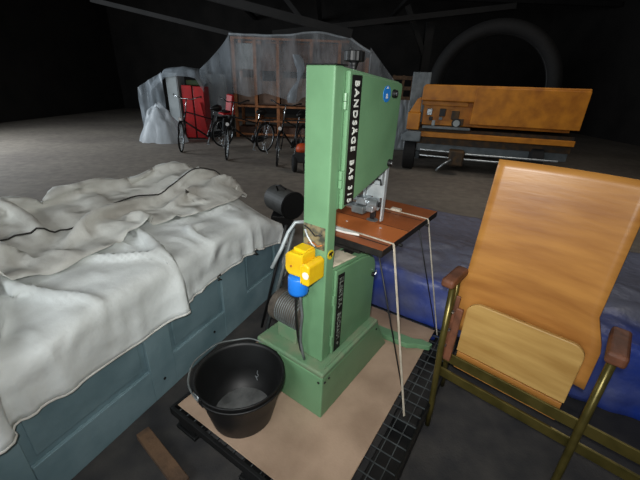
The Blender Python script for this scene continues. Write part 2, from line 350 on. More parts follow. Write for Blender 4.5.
# column
col = MB().box(.054, .110, Y0, Y1, .4260, 1.630).build('column', GREEN, S, bevel=.006, seg=3)
MB().box(.05, .125, Y0 - .002, Y1 + .002, 1.6305, 1.634).build('top_edging', BLACKM, col)
wd = MB().box(.0515, .054, .057, .160, .985, 1.080).build('taped_window', mat('taped_window', (64, 68, 62), (134, 122, 92), .2, scale=32, lo=.4, hi=.6), col, bevel=.001)
MB().tube([(.048, .155, 1.07), (.046, .13, 1.062), (.046, .10, 1.04), (.048, .07, 1.05)], .003, 6).build('wire', BLACKM, wd, smooth=True)
MB().tube([(.048, .15, 1.055), (.044, .135, 1.03), (.046, .115, 1.005), (.048, .10, .995)], .004, 6).build('wire', ALU, wd, smooth=True)
MB().tube([(.048, .135, 1.0), (.046, .11, 1.01), (.046, .085, 1.0), (.048, .065, 1.01)], .003, 6).build('wire', COPPER, wd, smooth=True)
rs = MB().cyl((.082, Y0 + .001, .963), (.082, Y0 - .0015, .963), .020, 28).build('round_warning_sticker', mat('sticker_yellow', (214, 190, 40), None, .5), col)
MB().prism([(.069, .972), (.093, .975), (.097, .967), (.089, .965), (.093, .952), (.085, .951), (.083, .962), (.071, .960)], 'y', Y0 - .0025, Y0 - .0012).build('pictogram', LABEL, rs)
MB().box(.1105, .116, Y0 + .01, Y1 - .01, .872, 1.14).build('blade_slot', BLACKM, col)
# upper housing and door
poly = [(.112, 1.628), (.536, 1.594), (.542, 1.588), (.530, 1.262), (.522, 1.248), (.125, 1.140), (.112, 1.140)]
MB().prism([(x, z) for x, z in poly], 'y', Y0 + .004, Y1).build('upper_wheel_housing', GREEN, S, bevel=.006)
dp = [(.118, 1.618), (.523, 1.588), (.534, 1.578), (.522, 1.262), (.512, 1.250), (.122, 1.142)]
ud = MB().prism(dp, 'y', Y0 - .014, Y0 + .003).build('upper_door', GREEN, S, bevel=.005, seg=3)
MB().box(.134, .196, Y0 - .0165, Y0 - .0145, 1.158, 1.606).build('name_strip', LABEL, ud)
for word, zc in (('BANDSÄGE', 1.474), ('BAS', 1.289), ('315', 1.196)):
    text('lettering', word, .037, frame_m((0, 0, -1), (1, 0, 0), (0, -1, 0), (.164, Y0 - .0172, zc)), TXT, ud, bold=.0006, sx=1.0, sp=1.34)
for z0, z1 in ((1.500, 1.550), (1.228, 1.292)):
    MB().cyl((.110, Y0 - .008, z0), (.110, Y0 - .008, (z0 + z1) / 2 - .001), .008, 12).cyl((.110, Y0 - .008, (z0 + z1) / 2 + .001), (.110, Y0 - .008, z1), .008, 12).build('hinge', GREEN, ud, smooth=False)
MB().box(.115, .128, Y0 - .0185, Y0 - .0145, 1.155, 1.615).build('door_edge_fold', GREEN, ud, bevel=.001)
bs = MB().lathe([(0.0005, 0), (.030, 0), (.030, .0015), (.0005, .0015)], n=36).build('round_blue_sticker', BLUES, ud)
bs.data.transform(frame_m((1, 0, 0), (0, 0, 1), (0, -1, 0), (.395, Y0 - .0142, 1.548)))
text('sticker_print', 'a', .035, frame_m((1, 0, 0), (0, 0, 1), (0, -1, 0), (.395, Y0 - .0158, 1.543)), WHITE, ud, extrude=.0004, bold=.001)
MB().prism([(.385, 1.567), (.405, 1.567), (.395, 1.576)], 'y', Y0 - .0162, Y0 - .0154).build('sticker_arrow', WHITE, ud)
for a, z in ((.455, 1.549), (.485, 1.268)):
    lk = MB().cyl((a, Y0 - .013, z), (a, Y0 - .028, z), .017, 24, .015).build('latch_knob', BLACK, ud, bevel=.002)
    MB().cyl((a, Y0 - .028, z), (a, Y0 - .031, z), .008, 16).build('latch_centre', CHROME, lk)
# tension knob
kn = MB()
n = 16; prof = []
for k in range(n * 2):
    th = PI * k / n; r = .037 if k % 2 else .0355
    prof.append((.258 + r * math.cos(th), .108 + r * math.sin(th)))
kn.prism(prof, 'z', 1.652, 1.686); kb = kn.build('tension_knob', BLACK, S, bevel=.003)
MB().lathe([(.018, 1.652), (.014, 1.640), (.011, 1.630), (.012, 1.627)], (.258, .108, 0), 20, (True, True)).build('knob_stem', BLACK, kb, smooth=True)
MB().cyl((.258, .108, 1.615), (.258, .108, 1.628), .006, 12).build('threaded_rod', CHROME, kb)
# lower housing and door
lp = [(.112, .4260), (.112, .880), (.26, .866), (.36, .856), (.42, .842), (.465, .812), (.485, .775), (.492, .4260)]
lh = MB().prism(lp, 'y', Y0 + .004, Y1).build('lower_wheel_housing', GREEN, S, bevel=.005)
tp = lp[1:6]
top = MB()
top.grid(lambda u, v: (lp[1][0] + .004 + u * .30, Y0 + .012 + v * (Y1 - Y0 - .016), .8835 - u * .030 - .010 * u * u + .002 * nz(u * 9, v * 9)), 24, 8)
top.build('sawdust_layer', DUSTTOP, lh, smooth=True, thick=.003)
ldp = [(.120, .433), (.120, .872), (.26, .859), (.36, .849), (.41, .836), (.455, .808), (.478, .768), (.486, .433)]
ld = MB().prism(ldp, 'y', Y0 - .010, Y0 + .003).build('lower_door', GREEN, S, bevel=.005, seg=3)
MB().prism([(.133, .440), (.133, .850), (.183, .845), (.183, .440)], 'y', Y0 - .0125, Y0 - .0105).build('maker_strip', LABEL, ld)
for word, zc in (('ELEKTRA', .755), ('BECKUM', .575), ('+', .475)):
    text('worn_lettering', word, .036, frame_m((0, 0, -1), (1, 0, 0), (0, -1, 0), (.158, Y0 - .0132, zc)), TXTD, ld, bold=.0006)
for z0, z1 in ((.705, .755), (.485, .535)):
    MB().cyl((.116, Y0 - .005, z0), (.116, Y0 - .005, z1), .007, 12).build('hinge', GREEN, ld)
lk = MB().cyl((.455, Y0 - .009, .715), (.455, Y0 - .022, .715), .012, 20).build('latch_knob', BLACK, ld)
MB().tube([(.455, Y0 - .022, .715), (.462, Y0 - .026, .725), (.47, Y0 - .022, .735)], .004, 8).build('latch_lever', CHROME, lk)
MB().box(.490, .505, .06, .10, .745, .775).build('clamp_plate', ALU, S, bevel=.003)
# switch box
sw = MB()
sw.prism([(.095, .888), (.165, .882), (.185, .902), (.183, .965), (.170, .980), (.098, .985)], 'x', -.035, .0535)
sb = sw.build('switch_box', YEL, S, bevel=.007, seg=3)
MB().box(-.042, .040, .090, .098, .880, .992).build('box_flange', YEL, sb, bevel=.003)
MB().box(-.010, .045, .10, .160, .9805, .995).build('box_ridge', YEL, sb, bevel=.003)
MB().cyl((-.0345, .150, .925), (-.038, .150, .925), .005, 12).build('screw', COPPER, sb)
sc_ = MB().prism([(.052, .872), (.090, .870), (.090, .955), (.075, .966), (.052, .955)], 'x', -.050, .0535).build('switch_cover', YEL, S, bevel=.008, seg=3)
MB().cyl((-.0495, .066, .918), (-.052, .066, .918), .015, 28).build('white_disc', WHITE, sc_)
MB().box(-.054, -.049, .084, .090, .878, .952).build('cover_flap', YEL, sc_, bevel=.003)
pl_ = MB().lathe([(.030, .800), (.040, .802), (.042, .812), (.042, .872), (.038, .879)], (-.012, .132, 0), 32, (True, True)).build('blue_plug', BLUEP, S, smooth=True)
cb = MB().tube([(-.01, .125, .802), (-.008, .122, .76), (.004, .122, .68), (.008, .132, .60), (.012, .136, .53), (.016, .128, .47), (.02, .118, .4275)], .006, 8).build('power_cable', GREYTUBE, S, smooth=True)
MB().tube([(-.018, .14, .802), (-.016, .142, .76), (-.004, .15, .66), (.01, .152, .56), (.03, .15, .46), (.04, .14, .4265)], .005, 8).build('motor_cable', BLACKM, S, smooth=True)
# motor
MY = (.12, .575)
mo = MB().tube([(MY[0], y, MY[1]) for y in (.170, .19, .195, .335, .34, .365, .375)], [.05, .055, .074, .074, .080, .080, .06], 36).build('motor', CASTD, S)
for k in range(11):
    MB().ring((MY[0], .202 + k * .0122, MY[1]), (0, 1, 0), .0775, .0028, 36, 6).build('cooling_fin', GREYTUBE, mo)
MB().box(.07, .17, .21, .33, .4258, .51).build('motor_mount', GREEN_D, mo, bevel=.004)
# table
TZ = .96
tb = MB().prism([(.255, -.092), (.905, -.092), (.905, .37), (.48, .37), (.255, .28)], 'z', TZ - .012, TZ).build('table', RUST, S, bevel=.003)
MB().box(.262, .898, -.088, -.078, TZ - .038, TZ - .0125).box(.50, .898, .355, .365, TZ - .038, TZ - .0125).box(.262, .272, -.078, .27, TZ - .038, TZ - .0125).box(.888, .898, -.078, .355, TZ - .038, TZ - .0125).build('table_skirt', DARKIRON, tb, bevel=.002)
MB().box(.255, .905, -.0935, -.0922, TZ - .030, TZ - .0005).build('front_edge', DARKIRON, tb)
MB().box(.2535, .2548, -.092, .28, TZ - .030, TZ - .0005).build('side_edge', DARKIRON, tb)
MB().box(.365, .520, -.0905, .32, TZ + .0001, TZ + .0012).build('polished_board', RUST2, tb)
MB().box(.31, .316, -.09, .29, TZ + .0001, TZ + .0012).box(.521, .525, -.09, .365, TZ + .0001, TZ + .001).box(.70, .704, -.09, .365, TZ + .0001, TZ + .001).build('groove', DARKIRON, tb)
for a, b in ((.47, .03), (.44, .20)): MB().cyl((a, b, TZ + .001), (a, b, TZ + .0025), .006, 14).build('countersunk_screw', ALU, tb)
MB().lathe([(.0005, TZ + .0018), (.030, TZ + .0018), (.030, TZ)], (.545, .115, 0), 32).build('table_insert', STEEL, tb)
for a in (.42, .74):
    MB().cyl((a, -.094, TZ - .03), (a, -.108, TZ - .03), .008, 12).build('rail_bolt', BLACKM, tb)
MB().box(.34, .62, .06, .24, TZ - .10, TZ - .0385).build('trunnion', DARKIRON, S, bevel=.006)
MB().prism([(.30, .86), (.60, .86), (.55, .83), (.47, .835), (.36, .845)], 'y', .09, .15).build('trunnion_bracket', DARKIRON, S)
# blade, guides, guard post
MB().box(.540, .556, .1145, .1152, .963, 1.26).build('blade', STEEL, S)
gp = MB().box(.530, .556, .080, .118, 1.080, 1.262).build('guide_post', ALU, S, bevel=.002)
MB().box(.520, .545, .056, .064, .972, 1.262).box(.505, .515, .150, .160, 1.06, 1.24).build('blade_guard', ALU, gp, bevel=.001)
MB().box(.520, .528, .062, .150, 1.090, 1.150).build('guard_plate', ALU, gp)
MB().tube([(.518, .075, 1.150), (.518, .08, 1.175), (.518, .135, 1.175), (.518, .14, 1.150)], .005, 6).build('guard_clip', BLACKM, gp)
ga = MB().box(.460, .530, .120, .170, 1.055, 1.09).build('guide_bracket', STEEL, S, bevel=.004)
MB().cyl((.505, .070, 1.06), (.505, .118, 1.06), .028, 24).build('guide_bearing', STEEL, ga)
MB().cyl((.503, .069, 1.06), (.503, .064, 1.06), .013, 16).build('bearing_screw', BLACKM, ga)
MB().cyl((.49, .16, 1.075), (.49, .215, 1.075), .014, 16).build('guide_bearing', ALU, ga)
MB().cyl((.47, .165, 1.040), (.47, .22, 1.040), .018, 16).build('guide_bearing', STEEL, ga)
MB().box(.445, .520, .12, .185, 1.012, 1.05).build('guide_clamp', GREYTUBE, ga, bevel=.006)
MB().box(.475, .53, .085, .13, 1.022, 1.05).build('guide_block', STEEL, ga, bevel=.004)
MB().cyl((.53, .100, .985), (.53, .100, 1.05), .008, 12).build('guide_screw', BLACKM, ga)
MB().box(.5375, .5385, .102, .128, .966, 1.06).build('blade_shroud', BLACKM, ga)

# things lying on the table
def saw_tag(mb, name, m, label, cat, **k):
    o = mb.build(name, m, None, **k); o.location = SAW; o.rotation_euler = (0, 0, SR); return tag(o, label, cat)
MBx = MB().prism([(.295, .215), (.325, .215), (.33, .10), (.318, .055), (.30, .12)], 'z', TZ + .0015, TZ + .012)
saw_tag(MBx, 'push_stick', WHITE, 'white pointed plastic push stick lying on the table beside the column', 'push stick', bevel=.003)
saw_tag(MB().box(.735, .765, .055, .11, TZ + .0022, TZ + .016), 'wooden_block', CREAM, 'small cream wooden block on the far side of the saw table', 'block', bevel=.002)

# packing straps over the table and down to the pallet (world coordinates)
def sw_(a, b, z):
    c, s_ = math.cos(SR), math.sin(SR); return Vector((SAW[0] + a * c - b * s_, SAW[1] + a * s_ + b * c, z))
def plw(a, b, z):
    c, s_ = math.cos(PR), math.sin(PR); return Vector((PAL[0] + a * c - b * s_, PAL[1] + a * s_ + b * c, z))
def strap(pts, w_, th, name, m, label):
    mb = MB()
    for p, q in zip(pts, pts[1:]): mb.bar(p, q, w_, th, (0, 0, 1))
    return tag(mb.build(name, m), label, 'strap')
strap([sw_(.345, .31, TZ + .0025), sw_(.345, .02, TZ + .003), sw_(.345, -.096, TZ + .002)] + [sw_(.345, -.1, TZ - .002), plw(.575, -.056, .147)], .010, .0025, 'packing_strap', CREAM, 'cream strap across the near side of the saw table and down to the pallet grid')
strap([sw_(.748, .365, TZ + .0018), sw_(.748, .02, TZ + .002), sw_(.748, -.096, TZ + .002)] + [sw_(.748, -.1, TZ - .002), plw(1.261, -.013, .147)], .008, .0025, 'packing_strap', CREAM, 'cream strap across the far side of the saw table and down to the pallet')
def cord(name, pts, r, m, label, cat='cord'):
    return tag(MB().tube(pts, r, 8).build(name, m, smooth=True), label, cat)
cord('strap_back_strand', [sw_(.30, -.055, TZ - .040), plw(.68, -.012, .147)], .0035, BLACKM, 'thin shade-coloured strap rod from under the near table corner to the pallet', 'strand')  # back strand of the near strap, its shade put into the black colour
cord('strap_back_strand', [sw_(.70, -.075, TZ - .040), plw(1.295, .008, .147)], .003, BLACKM, 'thin shade-coloured strap rod under the far part of the saw table', 'strand')  # far strap's back strand, also coloured black to stand for shade

# ------------------------------------------------------------------ leaning tubes behind the saw
cord('leaning_tube', [(-.345, 1.90, .012), (-.155, 1.86, .80)], .011, GREYTUBE, 'grey metal tube leaning between the covered cabinet and the saw motor', 'tube')
cord('leaning_bar', [(-.385, 1.93, .012), (-.205, 1.90, .80)], .009, BLACKM, 'black metal bar leaning beside the grey tube', 'bar')
cord('plastic_trim', [(-.255, 1.62, .66), (-.205, 1.66, .76), (-.17, 1.68, .85), (-.135, 1.70, .90), (-.09, 1.70, .905)], .010, ALU, 'pale plastic trim curling down behind the tarp end', 'trim strip')

# ------------------------------------------------------------------ blue grey panelled cabinet and grey tarp
CH = (-.83, 1.32, 0); CA = math.atan2(1.07, .475)
t = thing('panelled_cabinet', 'blue-grey painted panelled cabinet lying under the grey tarp', 'cabinet', CH, CA)
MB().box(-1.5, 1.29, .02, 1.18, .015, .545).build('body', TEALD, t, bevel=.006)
stl = [(-1.5, -1.30), (-.74, -.56), (0.0 - .02, .13), (.56, .80), (1.18, 1.29)]
for s0, s1 in stl: MB().box(s0, s1, 0, .0195, .0, .545).build('stile', TEAL, t, bevel=.003)
for (a, b), (c, d) in zip(stl, stl[1:]):
    MB().box(b + .001, c - .001, .001, .0195, .0, .205).build('bottom_rail', TEAL, t, bevel=.003)
    MB().box(b + .001, c - .001, .001, .0195, .515, .545).build('top_rail', TEAL, t, bevel=.003)
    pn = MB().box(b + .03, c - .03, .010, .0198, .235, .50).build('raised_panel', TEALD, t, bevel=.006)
MB().cyl((.05, .002, .10), (.05, -.004, .10), .008, 14).build('bolt', BLACKM, t)
MB().cyl((.45, .002, .12), (.45, -.004, .12), .008, 14).build('bolt', BLACKM, t)

import numpy as np
def wave(x, y, k, sd):
    # cheap smooth pseudo-random field: a sum of sines in fixed random directions
    rg = np.random.RandomState(sd); z = 0
    for q in range(9):
        a = rg.uniform(0, 2 * PI); f = k * rg.uniform(.5, 1.9); z = z + np.sin(f * (x * np.cos(a) + y * np.sin(a)) + rg.uniform(0, 6.28)) / 3
    return z * .6
def heap_top(s, d):
    return .69 + .05 * np.exp(-((s - .3) / .7) ** 2 - ((d - .45) / .4) ** 2) + .11 * np.exp(-((s - 1.05) / .25) ** 2 - ((d - .5) / .33) ** 2) + .11 * np.exp(-((d - 1.0) / .28) ** 2) + .05 * np.exp(-((s - 1.2) / .25) ** 2 - ((d - .8) / .35) ** 2) + .025 * wave(s, d, 6, 3) - .13 / (1 + np.exp(-(s - 1.13 - .25 * d) / .05)) * np.exp(-(np.maximum(d, 0) / .5) ** 2)
def settle(P, ex, steps, top_fn, seed, grav=.0009, L=(-1.5, 1.31, -.004, 1.2), off=.014, rest=None):
    # position based cloth: P is (nu, nv, 3); ex = how much longer the cloth is than its start shape
    R = rest if rest is not None else P.copy(); V = np.zeros_like(P); rg = np.random.RandomState(seed)
    def pairs():
        for di, dj, st, w_ in ((1, 0, 1, 1), (0, 1, 1, 1), (1, 1, 1, .5), (1, -1, 1, .5), (2, 0, 2, .10), (0, 2, 2, .10)):
            for ph in range(2):
                for ph2 in range(2 if di and dj else 1):
                    yield di, dj, ph, w_
    cons = []
    nu, nv = P.shape[:2]; I, J = np.meshgrid(np.arange(nu), np.arange(nv), indexing='ij')
    for di, dj, w_ in ((1, 0, 1), (0, 1, 1), (1, 1, .4), (1, -1, .4), (2, 0, .06), (0, 2, .06)):
        ok = (I + di < nu) & (J + dj < nv) & (J + dj >= 0)
        lead = (I // max(di, 1)) % 2 if di else (J // dj) % 2
        for c in (0, 1):
            m_ = ok & (lead == c); a = (I[m_], J[m_]); b = (I[m_] + di, J[m_] + dj)
            r = np.linalg.norm(R[a] - R[b], axis=1) * (1 + ex); cons.append((a, b, r, w_))
    for t_ in range(steps):
        V[..., 2] -= grav; V *= .97; Q = P + V
        for it in range(7):
            for a, b, r, w_ in cons:
                gap = Q[b] - Q[a]; ln = np.linalg.norm(gap, axis=1) + 1e-9
                k = (ln - r) / ln * .5 * w_; k = np.where(ln < r, k * .85, k)
                c_ = gap * k[:, None]; Q[a] += c_; Q[b] -= c_
        s, d, z = Q[..., 0], Q[..., 1], Q[..., 2]
        if L is not None:
            e = np.minimum(np.minimum(s - L[0], L[1] - s), np.minimum(d - L[2], L[3] - d)) + off
            tz = top_fn(s, d) + off; tz = tz - np.maximum(0, .06 - e) ** 2 * 8
        else: e = np.full_like(s, 9.); tz = top_fn(s, d) + off
        dep = tz - z; hit = (e > 0) & (dep > 0)
        up_ = hit & (dep <= e * 1.5 + .004); sd_ = hit & ~up_
        Q[..., 2] = np.where(up_, tz, z)
        if sd_.any():
            es = np.stack([s - L[0], L[1] - s, d - L[2], L[3] - d]) + off; w0 = es.argmin(0); mv = es.min(0)
            for k, (ax, sg) in enumerate(((0, -1), (0, 1), (1, -1), (1, 1))):
                mm = sd_ & (w0 == k); Q[..., ax] = np.where(mm, Q[..., ax] + sg * mv, Q[..., ax])
        Q[..., 2] = np.maximum(Q[..., 2], .012)
        V = Q - P
        V = np.where(hit[..., None], V * np.array([.15, .15, .2]), V)
        ln = np.linalg.norm(V, axis=2, keepdims=True); V = V * np.minimum(1, .03 / (ln + 1e-9)); P = Q
    return P
def height_lookup(P, base):
    # top of the lower cloth on a coarse raster, used to carry the upper one
    G = np.full((150, 90), -1.0); i = ((P[..., 0] + 1.6) / .022).astype(int).clip(0, 149); j = ((P[..., 1] + .35) / .022).astype(int).clip(0, 89)
    np.maximum.at(G, (i, j), P[..., 2])
    for _ in range(2):
        G = np.maximum(G, np.maximum(np.roll(G, 1, 0), np.roll(G, -1, 0))); G = np.maximum(G, np.maximum(np.roll(G, 1, 1), np.roll(G, -1, 1)))
    def f(s, d):
        ii = ((s + 1.6) / .022).astype(int).clip(0, 149); jj = ((d + .35) / .022).astype(int).clip(0, 89)
        return np.maximum(G[ii, jj], .0)
    return f
def sheet_start(s0, s1, d0, d1, nu, nv, zf):
    s, d = np.meshgrid(np.linspace(s0, s1, nu), np.linspace(d0, d1, nv), indexing='ij'); return np.stack(zf(s, d), axis=2)
def cloth_mesh(P, name, m, parent, thick=.003, sub=0):
    nu, nv = P.shape[:2]; V = [tuple(map(float, p)) for p in P.reshape(-1, 3)]
    F = [(i * nv + j, (i + 1) * nv + j, (i + 1) * nv + j + 1, i * nv + j + 1) for i in range(nu - 1) for j in range(nv - 1)]
    me = bpy.data.meshes.new(name); me.from_pydata(V, [], F); me.materials.append(m)
    for p in me.polygons: p.use_smooth = True
    o = bpy.data.objects.new(name, me); C.objects.link(o); o.parent = parent
    k_ = o.modifiers.new('sub', 'SUBSURF'); k_.levels = sub; k_.render_levels = sub
    k_ = o.modifiers.new('thick', 'SOLIDIFY'); k_.thickness = thick; k_.offset = 0
    return o
P1 = settle(sheet_start(-1.45, 1.68, -.135, 1.45, 141, 76, lambda s, d: (s + .012 * wave(s, d, 22, 1), d + .08 * np.maximum(0, s - .2) * (1.45 - d) / 1.67 + .012 * wave(s, d, 22, 2), .92 + np.clip((d + .1) / .3, .15, 1) * (.06 * wave(s, d, 8, 4) + .035 * wave(s, d, 25, 5)))), .15, 120, heap_top, 1)
P2 = settle(sheet_start(-1.4, 1.56, .44, 1.22, 112, 34, lambda s, d: (s + .012 * wave(s, d, 20, 7), d + .05 * wave(s, d * .3, 5, 8), 1.02 + .07 * np.sin(d * 22 + 1.8 * wave(s, d, 3, 9)) + .05 * wave(s, d, 12, 10))), .16, 100, height_lookup(P1, heap_top), 2, L=None, off=.010)
tp_ = thing('grey_tarpaulin', 'crumpled pale grey canvas tarpaulin draped over the blue-grey cabinet', 'tarpaulin', CH, CA)
cloth_mesh(P1, 'canvas', TARP, tp_); cloth_mesh(P2, 'upper_fold', TARP2, tp_)
MB().tube([Vector(P1[i, 0]) for i in range(0, 141)], .006, 6).build('hem', TARP2, tp_, smooth=True)
MB().tube([Vector(P2[i, 11]) + Vector((0, 0, .010)) for i in range(0, 112)], .0045, 6).build('lacing_cord', ROPE, tp_, smooth=True)
for i in (88, 102, 120):
    v = Vector(P1[i, 1]) + Vector((0, -.012, 0))
    MB().tube([v + Vector((.014 * math.sin(k * 2.1), -.006 - .006 * math.cos(k * 1.7), -.006 * k + .01 * math.sin(k * 1.3))) for k in range(7)], .004, 6).build('tie_cord', ROPE, tp_, smooth=True)

# drum lying behind
t = thing('metal_drum', 'grey drum with a black open mouth lying behind the grey tarp', 'drum', (-.31, 3.6, 0))
MB().cyl((0, 0, .34), (-.24, .30, .34), .150, 36).build('shell', GREYC, t)
MB().ring((0, 0, .34), (.62, -.78, 0), .150, .010, 40, 8).build('rim', BLACKM, t)
MB().cyl((.008, -.010, .34), (0, 0, .34), .146, 36).build('dark_mouth', mat('mouth_shade_paint', (8, 8, 9), None, .9), t)  # black disc over the solid shell: shade inside the mouth painted on
MB().box(-.26, -.02, .05, .28, 0, .19).build('cradle', BLACKM, t, bevel=.01)
MB().tube([(-.18, .12, .47), (-.20, .12, .53), (-.15, .07, .55), (-.08, .05, .51)], .010, 8).build('handle', BLACKM, t, smooth=True)

# ------------------------------------------------------------------ blue tarpaulin heap behind the pallet (pallet frame)
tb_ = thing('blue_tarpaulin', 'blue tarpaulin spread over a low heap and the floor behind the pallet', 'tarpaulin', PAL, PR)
def bt(u, v):
    b = -1.75 + u * 2.85; e = v * 3.6
    wob = .03 * nz(b * 2, 1) 
    H0 = .40 + .05 * nz(b * 1.5, 4) - .10 * max(0, b - .9)
    H0 *= 1 if b < .8 else max(.1, 1 - (b - .8) * 2.2)
    if e < .42:       # front drop
        k = e / .42; a = 1.385 + wob + .02 * k + .035 * (1 - k) * nz(b * 7, k * 1.2, 2) + .02 * nz(b * 3 + k * 3, k * 3, 5); z = H0 * k ** .9
        z = max(z, .006)
    else:
        q = (e - .42) / 3.18; a = 1.41 + wob + q * 2.72
        hh = 1 if q < .18 else max(0, 1 - (q - .18) / .62); hh = hh * hh * (3 - 2 * hh)
        z = .008 + H0 * hh + (.03 * hh + .012) * abs(nz(a * 3 + b, b * 3, 7)) + .035 * hh * nz(a * 1.6, b * 1.8, 3) + .02 * abs(nz(a * 7, b * 6, 8))
    z += .0
    return (a + .04 * nz(b * 3, e * 3, 9), b + .05 * nz(b * 2.2, e * 2.2, 11), z)
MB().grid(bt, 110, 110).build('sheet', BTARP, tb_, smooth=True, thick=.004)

# ------------------------------------------------------------------ cinema seats
def seats():
    ang = math.atan2(-.66, .75)
    t = thing('cinema_seat', 'old plywood tip-up seat on an olive bronze tube frame right of the pallet', 'seat', (.563, 1.27, 0), ang)
    MB().tube([(.05, -.022, .004), (.045, -.012, .12), (.018, .02, .45), (0, .05, .79)], [.012, .014, .015, .015], 14).build('front_tube', BRASS, t, smooth=True)
    MB().tube([(-.005, .28, .004), (0, .25, .10), (0, .14, .55), (0, .10, .79)], .013, 14).build('rear_tube', BRASS, t, smooth=True)
    MB().box(-.036, .020, -.01, .17, .792, .832).build('armrest', ARM, t, bevel=.012, seg=3)
    MB().bar((.028, .075, .73), (.028, .045, .40), .02, .010, (0, 1, 0)).build('side_strip', ARM, t, bevel=.003)
    MB().bar((.05, .06, .68), (.05, .035, .40), .032, .016, (0, 1, 0)).build('seat_batten', ARM, t, bevel=.004)
    for z in (.66, .56, .47, .40):
        MB().cyl((.028, .05, z), (.028, .036, z - .001), .005, 10).build('screw', CHROME, t)
    MB().box(0, .98, .05, .06, .375, .43).build('front_rail', BRASS, t, bevel=.003)
    MB().box(0, .98, .05, .062, .275, .325).build('lower_rail', BRASS, t, bevel=.003)
    # tipped up seat with rounded upper corners
    pts = [(.07, .44), (.07, .66)] + [(.07 + .06 - .06 * math.cos(k * PI / 12), .66 + .06 * math.sin(k * PI / 12)) for k in range(1, 7)] + [(.46, .72)] + [(.46 + .05 * math.sin(k * PI / 12), .67 + .05 * math.cos(k * PI / 12)) for k in range(1, 7)] + [(.51, .44)]
    MB().prism(pts, 'y', .085, .103).build('seat_panel', PLY2, t, bevel=.004)
    MB().prism([(.075, .34), (.075, .435), (.505, .435), (.505, .34)], 'y', .085, .103).build('seat_lower_panel', PLY, t, bevel=.003)
    # backrest, leaning, with a flared lower corner
    def br(u, v):
        z = .52 + v * .80; wl = .0 + .045 * min(1, max(0, (z - .70) / .12)); x = (-.03 + wl) + u * (.58 - 2 * wl); y = .125 + .10 * v + .03 * math.sin(PI * u)
        return (x, y, z)
    MB().grid(br, 16, 24).build('backrest', PLY, t, thick=.012, smooth=True)
    t2 = thing('seat_end_standard', 'second olive bronze tube standard with worn armrest at the right of the tip-up seat', 'seat standard', (.563 + .58 * .75, 1.27 - .58 * .66, 0), ang)
    MB().tube([(0, -.03, .004), (0, -.01, .10), (0, .03, .40), (0, .06, .75)], [.012, .014, .015, .015], 14).build('front_tube', BRASS, t2, smooth=True)
    MB().box(-.03, .03, -.01, .19, .752, .80).build('armrest', ARM, t2, bevel=.012, seg=3)
    return t
seats()

# ------------------------------------------------------------------ plank on floor
o = MB().box(-.20, .16, -.03, .03, 0, .035).build('plank', PLANK, None, bevel=.003)
o.location = (-.66, .98, 0.001); o.rotation_euler = (0, 0, math.atan2(-.19, .234))
tag(o, 'weathered brown plank on the floor left of the bucket', 'plank')
o = MB().box(-.08, .20, -.03, .03, 0, .022).build('plank', TIMBER, None, bevel=.003)
o.location = (-.57, .80, 0.001); o.rotation_euler = (0, 0, math.atan2(-.19, .234))
tag(o, 'paler broken plank end nearest the camera at the lower left', 'plank')

